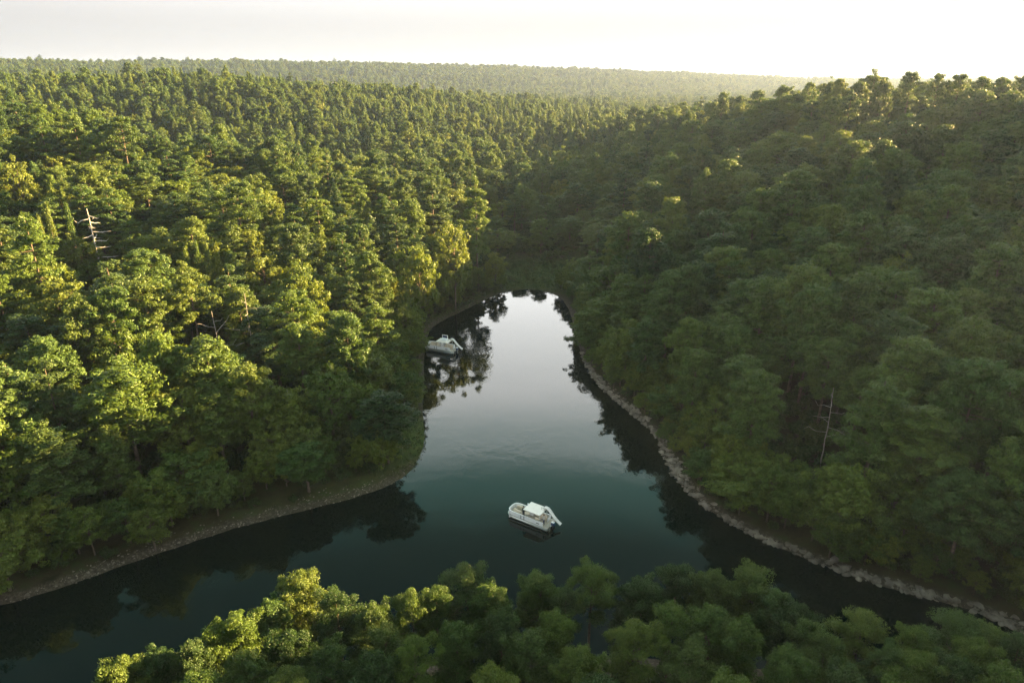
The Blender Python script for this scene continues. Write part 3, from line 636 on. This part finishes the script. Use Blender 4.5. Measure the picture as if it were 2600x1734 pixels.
# ------------------------------------------------------------------ stones along the shore
def stones(name, pts, n, seed, smin, smax, dmax, label):
    r_ = np.random.RandomState(seed); P = np.array(pts); V = []; F = []; o = 0
    ico = np.array([(0, 0, 1), (.89, 0, .45), (.28, .85, .45), (-.72, .53, .45), (-.72, -.53, .45), (.28, -.85, .45), (.72, .53, -.45), (-.28, .85, -.45), (-.89, 0, -.45), (-.28, -.85, -.45), (.72, -.53, -.45), (0, 0, -1)])
    it = np.array([(0, 1, 2), (0, 2, 3), (0, 3, 4), (0, 4, 5), (0, 5, 1), (1, 6, 2), (2, 7, 3), (3, 8, 4), (4, 9, 5), (5, 10, 1), (2, 6, 7), (3, 7, 8), (4, 8, 9), (5, 9, 10), (1, 10, 6), (6, 11, 7), (7, 11, 8), (8, 11, 9), (9, 11, 10), (10, 11, 6)])
    seg = np.hypot(*(P[1:] - P[:-1]).T); cum = np.r_[0, np.cumsum(seg)]
    for i in range(n):
        s = r_.rand() * cum[-1]; j = min(np.searchsorted(cum, s) - 1, len(P) - 2); j = max(j, 0); f = (s - cum[j]) / seg[j]
        p = P[j] * (1 - f) + P[j + 1] * f; p = p + r_.normal(size=2) * dmax * .5
        d_ = shore_dist([p[0]], [p[1]])[0]
        if d_ < -.3 or d_ > dmax * (.15 + 1.0 * abs(math.sin(s * .11 + seed) * math.sin(s * .043)) + .25 * r_.rand()): continue
        g_ = ground_h([p[0]], [p[1]])[0]; sz = smin + (smax - smin) * r_.rand() ** 3.5
        a_ = r_.rand() * 6.28; ca, sa = math.cos(a_), math.sin(a_)
        v = ico * (1 + .25 * r_.normal(size=(12, 1))) * np.array([1.25, .85, .55]) * sz
        v = np.stack([v[:, 0] * ca - v[:, 1] * sa, v[:, 0] * sa + v[:, 1] * ca, v[:, 2]], 1) + (p[0], p[1], g_ + .1 * sz)
        V.append(v); F.append(it + o); o += 12
    m = plain(name, (.165, .142, .115), .9, 0, .2, .6, .8)
    tag(link(name, mesh_np(name, np.concatenate(V), [np.concatenate(F)], [m])), label, 'stones', kind='stuff')
stones('shore_stones', [RSH[i] for i in range(2, len(RSH))], 3000, 21, .06, .60, 2.1, 'pale broken stones lining the right shore')
stones('shore_gravel', LSH[:10], 2200, 22, .04, .16, 3.0, 'scattered pale gravel and pebbles along the left shore')

# ------------------------------------------------------------------ boats
WHITE = plain('white_panel', (.86, .87, .88), .35, 0, .5, .04, 2)
CREAM = plain('cream_vinyl', (.66, .58, .46), .6, 0, .3, .10, 3)
ROOFC = plain('canopy_cream', (.80, .76, .70), .6, 0, .3, .05, 1.5)
DECKC = plain('beige_deck', (.48, .43, .36), .8, 0, .2, .15, 8)
ALU = plain('aluminium', (.62, .68, .66), .3, .8, .5, .08, 4)
DARK = plain('dark_trim', (.03, .04, .045), .5, 0, .4, .2, 4)
SLIDE = plain('slide_plastic', (.82, .80, .77), .3, 0, .5, .03, 2)
NAVY = plain('navy_cowl', (.03, .06, .14), .3, 0, .5, .1, 3)
GLASSY = plain('dark_blue_pane', (.02, .03, .08), .15, 0, .5, .2, 3)

class MB:
    def __init__(s): s.V = []; s.F3 = []; s.F4 = []; s.n = 0
    def add(s, v, f):
        f = np.asarray(f) + s.n
        (s.F4 if f.shape[1] == 4 else s.F3).append(f); s.V.append(np.asarray(v, float)); s.n += len(v)
    def box(s, c, d, bev=.02, rz=0):
        """box with chamfered vertical and top edges"""
        x, y, z = d[0] / 2, d[1] / 2, d[2] / 2; b = min(bev, x * .5, y * .5, z * .5)
        def ring(xx, yy, zz): return [(xx - b, -yy, zz), (xx, -yy + b, zz), (xx, yy - b, zz), (xx - b, yy, zz), (-xx + b, yy, zz), (-xx, yy - b, zz), (-xx, -yy + b, zz), (-xx + b, -yy, zz)]
        v = ring(x - b * .6, y - b * .6, -z) + ring(x, y, -z + b) + ring(x, y, z - b) + ring(x - b * .6, y - b * .6, z)
        f = []
        for r_ in range(3):
            for k in range(8): f.append((r_ * 8 + k, r_ * 8 + (k + 1) % 8, (r_ + 1) * 8 + (k + 1) % 8, (r_ + 1) * 8 + k))
        v = np.array(v + [(0, 0, -z), (0, 0, z)])
        ca, sa = math.cos(rz), math.sin(rz); v = np.stack([v[:, 0] * ca - v[:, 1] * sa, v[:, 0] * sa + v[:, 1] * ca, v[:, 2]], 1) + c
        n0 = s.n; s.add(v, f)
        s.F3.append(np.array([(24 + k, 24 + (k + 1) % 8, 33) for k in range(8)] + [((k + 1) % 8, k, 32) for k in range(8)]) + n0)
    def tube(s, pts, rad, sides=8):
        if np.isscalar(rad): rad = [rad] * len(pts)
        v, f = tube(pts, rad, sides); n0 = s.n; s.add(v, f); m = len(v)
        s.V.append(np.array([pts[0], pts[-1]], float)); s.n += 2
        s.F3.append(np.array([((k + 1) % sides, k, m) for k in range(sides)] + [(m - sides + k, m - sides + (k + 1) % sides, m + 1) for k in range(sides)]) + n0)
    def ribbon(s, path, thick, z0, z1):
        """a wall of the given thickness that follows a plan path"""
        p = np.array(path, float); d_ = np.gradient(p, axis=0); nrm = unit(np.stack([-d_[:, 1], d_[:, 0]], 1)) * thick / 2
        a_, b_ = p + nrm, p - nrm; n = len(p)
        v = np.concatenate([np.c_[a_, np.full(n, z0)], np.c_[a_, np.full(n, z1)], np.c_[b_, np.full(n, z1)], np.c_[b_, np.full(n, z0)]])
        f = []
        for i in range(n - 1):
            for r_ in range(4):
                q_ = (r_ + 1) % 4; f.append((r_ * n + i, r_ * n + i + 1, q_ * n + i + 1, q_ * n + i))
        f += [(0, n, 2 * n, 3 * n), (n - 1, 4 * n - 1, 3 * n - 1, 2 * n - 1)]
        s.add(v, f)
    def prism(s, path, z0, z1):
        p = np.array(path, float); n = len(p); c = p.mean(0)
        v = np.concatenate([np.c_[p, np.full(n, z0)], np.c_[p, np.full(n, z1)], [(c[0], c[1], z0), (c[0], c[1], z1)]])
        n0 = s.n; s.add(v, [(k, (k + 1) % n, n + (k + 1) % n, n + k) for k in range(n)])
        s.F3.append(np.array([(n + k, n + (k + 1) % n, 2 * n + 1) for k in range(n)] + [((k + 1) % n, k, 2 * n) for k in range(n)]) + n0)
    def build(s, name, m, parent, smooth=False):
        fs = [np.concatenate(x) for x in (s.F4, s.F3) if x]
        return link(name, mesh_np(name, np.concatenate(s.V), fs, [m], smooth=smooth), parent)

def bow_path(w, x0, x1, rnd, n=9):
    """from the port stern corner round the rounded bow to the starboard stern corner (bow = +x, port = +y)"""
    p = [(x0, w)] + [(x0 + (x1 - rnd - x0) * k / 4, w) for k in range(1, 5)]
    for k in range(1, n):
        a_ = math.pi / 2 - math.pi * k / n
        p.append((x1 - rnd + rnd * max(0, math.cos(a_)) ** .8, w * (1 if a_ > 0 else -1) * abs(math.sin(a_)) ** .55))
    p += [(x0 + (x1 - rnd - x0) * (4 - k) / 4, -w) for k in range(5)]
    return p

def boat(bow, stern, label, extra):
    bx, by = bow; tx, ty = stern
    root = bpy.data.objects.new('pontoon_boat', None); COL.objects.link(root)
    root.location = ((bx + tx) / 2, (by + ty) / 2, 0); root.rotation_euler = (0, 0, math.atan2(by - ty, bx - tx))
    ln = math.hypot(bx - tx, by - ty); k = ln / 7.4; root.scale = (k, k, k)
    tag(root, label, 'boat', 'pontoon boats with slides on the lake')
    for sy_ in (.92, -.92):
        m = MB(); m.tube([(-3.6, sy_, .26), (-3.5, sy_, .26), (2.5, sy_, .26), (3.1, sy_, .30), (3.55, sy_, .42)], [.24, .31, .31, .24, .05], 14); m.build('pontoon', ALU, root, True)
    m = MB(); m.prism(bow_path(1.27, -3.7, 3.7, 1.15), .56, .66); m.build('deck', DECKC, root)
    m = MB(); m.ribbon(bow_path(1.295, -3.7, 3.73, 1.15), .05, .555, .675); m.build('rub_rail', ALU, root)
    # side panels, with gates left open at the stern and the port side
    full = bow_path(1.21, -2.9, 3.55, 1.10)
    m = MB(); m.ribbon(full, .06, .70, 1.34); m.build('side_panel', WHITE, root)
    m = MB(); m.ribbon(full, .11, 1.342, 1.40); m.build('top_rail', WHITE, root)
    m = MB(); m.ribbon([(-2.9, -1.15), (-2.9, -.2)], .06, .70, 1.34); m.build('stern_panel', WHITE, root)
    for x_ in (1.0, .45):
        m = MB(); m.box((x_, 1.262, 1.0), (.09, .03, .68), .008); m.build('gate_post', DARK, root)
    m = MB(); m.box((-2.0, 1.2465, 1.0), (.55, .006, .12), .002); m.build('side_stripe', DARK, root)
    # seats
    def couch(pts, name='couch'):
        b = MB(); bb = MB()
        b.ribbon(pts, .62, .665, 1.02); 
        p = np.array(pts, float); d_ = np.gradient(p, axis=0); nr = unit(np.stack([-d_[:, 1], d_[:, 0]], 1)) * .25
        o = b.build('seat', CREAM, root); bb.ribbon((p + nr).tolist(), .16, 1.022, 1.50); bb.build('backrest', CREAM, root)
    couch([(2.85, .55), (2.5, .78), (2.0, .84), (1.35, .84)])
    couch([(1.1, -.84), (1.7, -.84), (2.4, -.80), (2.85, -.55)])
    couch([(-2.55, -.84), (-1.9, -.84), (-1.1, -.84)])
    couch([(-1.2, .86), (-1.7, .86), (-2.05, .86)])
    # helm
    m = MB(); m.box((.05, -.72, 1.10), (.62, .85, .87), .08); m.build('helm_console', WHITE, root)
    m = MB(); m.box((.30, -.72, 1.68), (.04, .80, .28), .01); m.build('windscreen', GLASSY, root)
    m = MB(); m.tube([(-.33, -.72 + .19 * math.cos(a_), 1.42 + .19 * math.sin(a_)) for a_ in np.linspace(0, 2 * math.pi, 13)], .02, 5); m.build('steering_wheel', DARK, root, True)
    m = MB(); m.box((-.80, -.70, 1.02), (.55, .55, .16), .05); m.box((-1.04, -.70, 1.38), (.14, .55, .58), .05); m.tube([(-.80, -.70, .66), (-.80, -.70, .95)], .07, 8); m.build('helm_seat', CREAM, root)
    m = MB(); m.tube([(.55, .1, .66), (.55, .1, 1.2)], .04, 8); m.tube([(.55, .1, 1.20), (.55, .1, 1.25)], [.42, .42], 16); m.build('table', CREAM, root)
    # canopy
    for x_ in (.62, -2.25):
        for y_ in (1.1, -1.1):
            m = MB(); m.tube([(x_, y_, .66), (x_, y_, 2.40)], .035, 8); m.build('canopy_post', DARK if x_ > 0 else ALU, root, True)
    m = MB(); m.box((-.85, 0, 2.45), (3.0, 2.4, .12), .05); rf = m.build('canopy', ROOFC, root)
    m = MB(); m.tube([(-1.75, -.3, 2.51), (-1.75, -.3, 2.86), (-2.35, -.3, 2.86), (-2.35, -.3, 2.51)], .025, 6); m.tube([(-1.75, -1.15, 2.51), (-1.75, -1.15, 2.86), (-2.2, -1.15, 2.86), (-2.2, -1.15, 2.51)], .025, 6); m.build('handrail', DARK, rf, True)
    # slide: a trough swept from the canopy's after edge down past the stern
    path = [(-2.05, 2.62), (-2.35, 2.74), (-2.62, 2.69), (-2.92, 2.45), (-3.22, 2.10), (-3.55, 1.72), (-3.92, 1.36), (-4.32, 1.05), (-4.70, .82), (-4.92, .70)]
    prof = [(-.27, .18), (-.23, .19), (-.18, .05), (0, 0), (.18, .05), (.23, .19), (.27, .18), (.21, -.05), (0, -.09), (-.21, -.05)]
    P_ = np.array(path); tg = unit(np.gradient(P_, axis=0)); V = []
    for (x_, z_), (tx_, tz_) in zip(path, tg):
        for a_, h_ in prof: V.append((x_ + tz_ * h_ * 1.0, -.72 + a_, z_ - tx_ * h_ ))
    n = len(prof); F = [(i * n + k_, i * n + (k_ + 1) % n, (i + 1) * n + (k_ + 1) % n, (i + 1) * n + k_) for i in range(len(path) - 1) for k_ in range(n)]
    m = MB(); m.add(V, F); sl = m.build('slide', SLIDE, root, True)
    m = MB(); m.tube([(-3.45, -.72, .66), (-3.9, -.72, 1.25), (-4.2, -.72, 1.27)], .05, 8); m.tube([(-3.62, -.72, .7), (-3.55, -.72, 1.66)], .035, 8); m.build('slide_brace', SLIDE, sl, True)
    # outboard and ladder
    m = MB(); m.box((-4.0, .05, .98), (.62, .42, .55), .12); ob = m.build('outboard_motor', NAVY, root)
    m = MB(); m.box((-4.0, .05, 1.28), (.50, .36, .05), .02); m.build('motor_cap', WHITE, ob)
    m = MB(); m.box((-3.95, .05, .38), (.26, .16, .66), .05); m.build('motor_leg', DARK, ob)
    m = MB(); m.box((-3.83, .05, .72), (.2, .9, .12), .03); m.build('transom_bracket', ALU, root)
    m = MB()
    for y_ in (.72, 1.12): m.tube([(-3.55, y_, .66), (-3.6, y_, 1.30), (-3.8, y_, 1.34), (-3.92, y_, .9), (-3.95, y_, .1)], .03, 7)
    for z_ in (.15, .42, .66): m.tube([(-3.945, .72, z_), (-3.945, 1.12, z_)], .025, 6)
    m.build('boarding_ladder', ALU, root, True)
    m = MB(); m.tube([(3.15, 1.12, .52), (3.15, 1.12, .44), (3.15, 1.12, .06), (3.15, 1.12, -.02)], [.03, .11, .11, .03], 10); m.build('fender', WHITE, root, True)
    m = MB(); m.tube([(1.2, -1.18, 1.4), (1.2, -1.18, 1.75)], .02, 6); m.tube([(1.2, -1.18, 1.72), (1.2, -1.18, 1.78), (1.2, -1.18, 1.9), (1.2, -1.18, 1.98), (1.2, -1.18, 2.0)], [.03, .12, .15, .09, .02], 12); m.build('bow_light', WHITE, root, True)
    if extra == 'hatch':
        m = MB(); m.box((-.70, -.22, 2.64), (1.5, 1.1, .24), .06); bx_ = m.build('roof_locker', WHITE, rf)
        m = MB(); m.box((-.70, -.72, 3.12), (1.42, .07, .80), .02); m.build('raised_lid', WHITE, bx_)
        m = MB(); m.box((-.70, -.675, 3.13), (1.14, .02, .54), .005); m.build('lid_pane', GLASSY, bx_)
        m = MB(); m.tube([(-.08, -.68, 2.80), (.02, -.2, 2.78), (.02, .3, 2.78)], .03, 6); m.build('lid_strut', ALU, bx_, True)
    return root
near_boat = boat(B1[0], B1[1], 'white pontoon boat with plain cream canopy and slide in mid-lake', None)
far_boat = boat(B2[0], B2[1], 'farther white pontoon boat with raised dark panel on its roof by left bank', 'hatch')

# ------------------------------------------------------------------ two people aboard the near boat
def person(local, yaw, label, skin, shirt, legs, hair, arm):
    me = bpy.data.meshes.new('person')
    J = {'pel': (0, 0, .93, .135), 'wai': (0, 0, 1.08, .12), 'che': (.01, 0, 1.30, .15), 'nec': (0, 0, 1.47, .06), 'chi': (.015, 0, 1.56, .078), 'hea': (.01, 0, 1.65, .098), 'top': (0, 0, 1.72, .07)}
    E = [('pel', 'wai'), ('wai', 'che'), ('che', 'nec'), ('nec', 'chi'), ('chi', 'hea'), ('hea', 'top')]
    for s, n in ((1, 'l'), (-1, 'r')):
        J['hip' + n] = (0, .09 * s, .88, .095); J['kne' + n] = (.03, .10 * s, .49, .062); J['ank' + n] = (-.01, .11 * s, .08, .042); J['toe' + n] = (.14, .13 * s, .035, .035)
        J['sho' + n] = (0, .19 * s, 1.40, .062)
        ex, ez = (.08, 1.13) if arm == 'down' or s < 0 else (.20, 1.20)
        hx_, hz_ = (.16, .90) if arm == 'down' or s < 0 else (.42, 1.18)
        J['elb' + n] = (ex, .24 * s, ez, .045); J['wri' + n] = (hx_, .22 * s, hz_, .03); J['pal' + n] = (hx_ + .05, .21 * s, hz_ - .06, .036)
        E += [('pel', 'hip' + n), ('hip' + n, 'kne' + n), ('kne' + n, 'ank' + n), ('ank' + n, 'toe' + n), ('che', 'sho' + n), ('sho' + n, 'elb' + n), ('elb' + n, 'wri' + n), ('wri' + n, 'pal' + n)]
        for f_ in range(5):
            o_ = (f_ - 1.5) * .02; J['fin%d%s' % (f_, n)] = (hx_ + (.10 if f_ < 4 else .08), .21 * s + (o_ if f_ < 4 else -.05 * s), hz_ - (.13 if f_ < 4 else .07) - .01 * (f_ in (1, 2)), .010)
            E.append(('pal' + n, 'fin%d%s' % (f_, n)))
    names = list(J); me.from_pydata([J[n][:3] for n in names], [(names.index(a_), names.index(b_)) for a_, b_ in E], [])
    o = bpy.data.objects.new('person', me); COL.objects.link(o)
    sk = o.modifiers.new('skin', 'SKIN'); sb = o.modifiers.new('sub', 'SUBSURF'); sb.levels = sb.render_levels = 2
    for i, n in enumerate(names):
        me.skin_vertices[0].data[i].radius = (J[n][3] * (1.0 if n not in ('che', 'wai', 'pel') else .85), J[n][3]); me.skin_vertices[0].data[i].use_root = (n == 'pel')
    m, t, b, out = mat('clothes_and_skin'); lk = t.links.new
    c = N(t, 'ShaderNodeTexCoord'); sp = N(t, 'ShaderNodeSeparateXYZ'); lk(c.outputs['Object'], sp.inputs[0])
    dv = N(t, 'ShaderNodeMath', operation='DIVIDE'); lk(sp.outputs['Z'], dv.inputs[0]); dv.inputs[1].default_value = 2.0
    rp = ramp(t, [(0, (.05, .04, .035)), (.05, legs), (.48, shirt), (.74, skin)], 'CONSTANT'); lk(dv.outputs[0], rp.inputs[0]); lk(rp.outputs[0], b.inputs['Base Color']); b.inputs['Roughness'].default_value = .8
    me.materials.append(m)
    Mw = Matrix.LocRotScale(near_boat.location, near_boat.rotation_euler, near_boat.scale) @ Matrix.Translation(local)
    o.location = Mw.translation; o.rotation_euler = (0, 0, near_boat.rotation_euler.z + yaw)
    tag(o, label, 'person', 'people aboard the near boat')
    hm = MB()
    ring = [(0.0, .108), (.03, .112), (.06, .105), (.09, .08), (.105, .03)]
    hm.tube([(-.02, 0, 1.645 + z_) for z_, _ in ring], [r_ for _, r_ in ring], 12)
    hm.build('hair', plain('hair', hair, .6, 0, .3, .2, 20), o, True)
    return o
person((1.05, .42, .66), 2.6, 'dark-haired person in grey-green shirt standing at the canopy front', (.42, .26, .18), (.09, .12, .10), (.03, .035, .04), (.02, .014, .01), 'fwd')
person((-2.72, .62, .66), 1.2, 'person in pale top and navy shorts standing at the stern', (.45, .27, .19), (.62, .58, .54), (.03, .04, .09), (.10, .04, .02), 'down')

# ------------------------------------------------------------------ haze
hz = MB(); hz.box((0, 2200, 66), (10400, 4990, 142), .5)
hm_ = bpy.data.materials.new('haze'); hm_.use_nodes = True; t = hm_.node_tree; t.nodes.clear()
out = N(t, 'ShaderNodeOutputMaterial'); pv = N(t, 'ShaderNodeVolumePrincipled')
pv.inputs['Color'].default_value = (.50, .66, 1.0, 1); pv.inputs['Density'].default_value = .000063; pv.inputs['Anisotropy'].default_value = .42
t.links.new(pv.outputs[0], out.inputs['Volume'])
tag(hz.build('haze', hm_, None), kind='stuff')
print('TREES', len(T), 'single', single.sum(), [(k_, int((single & (kindv == k_)).sum())) for k_ in KN], 'ground', gz.min(), gz.max())
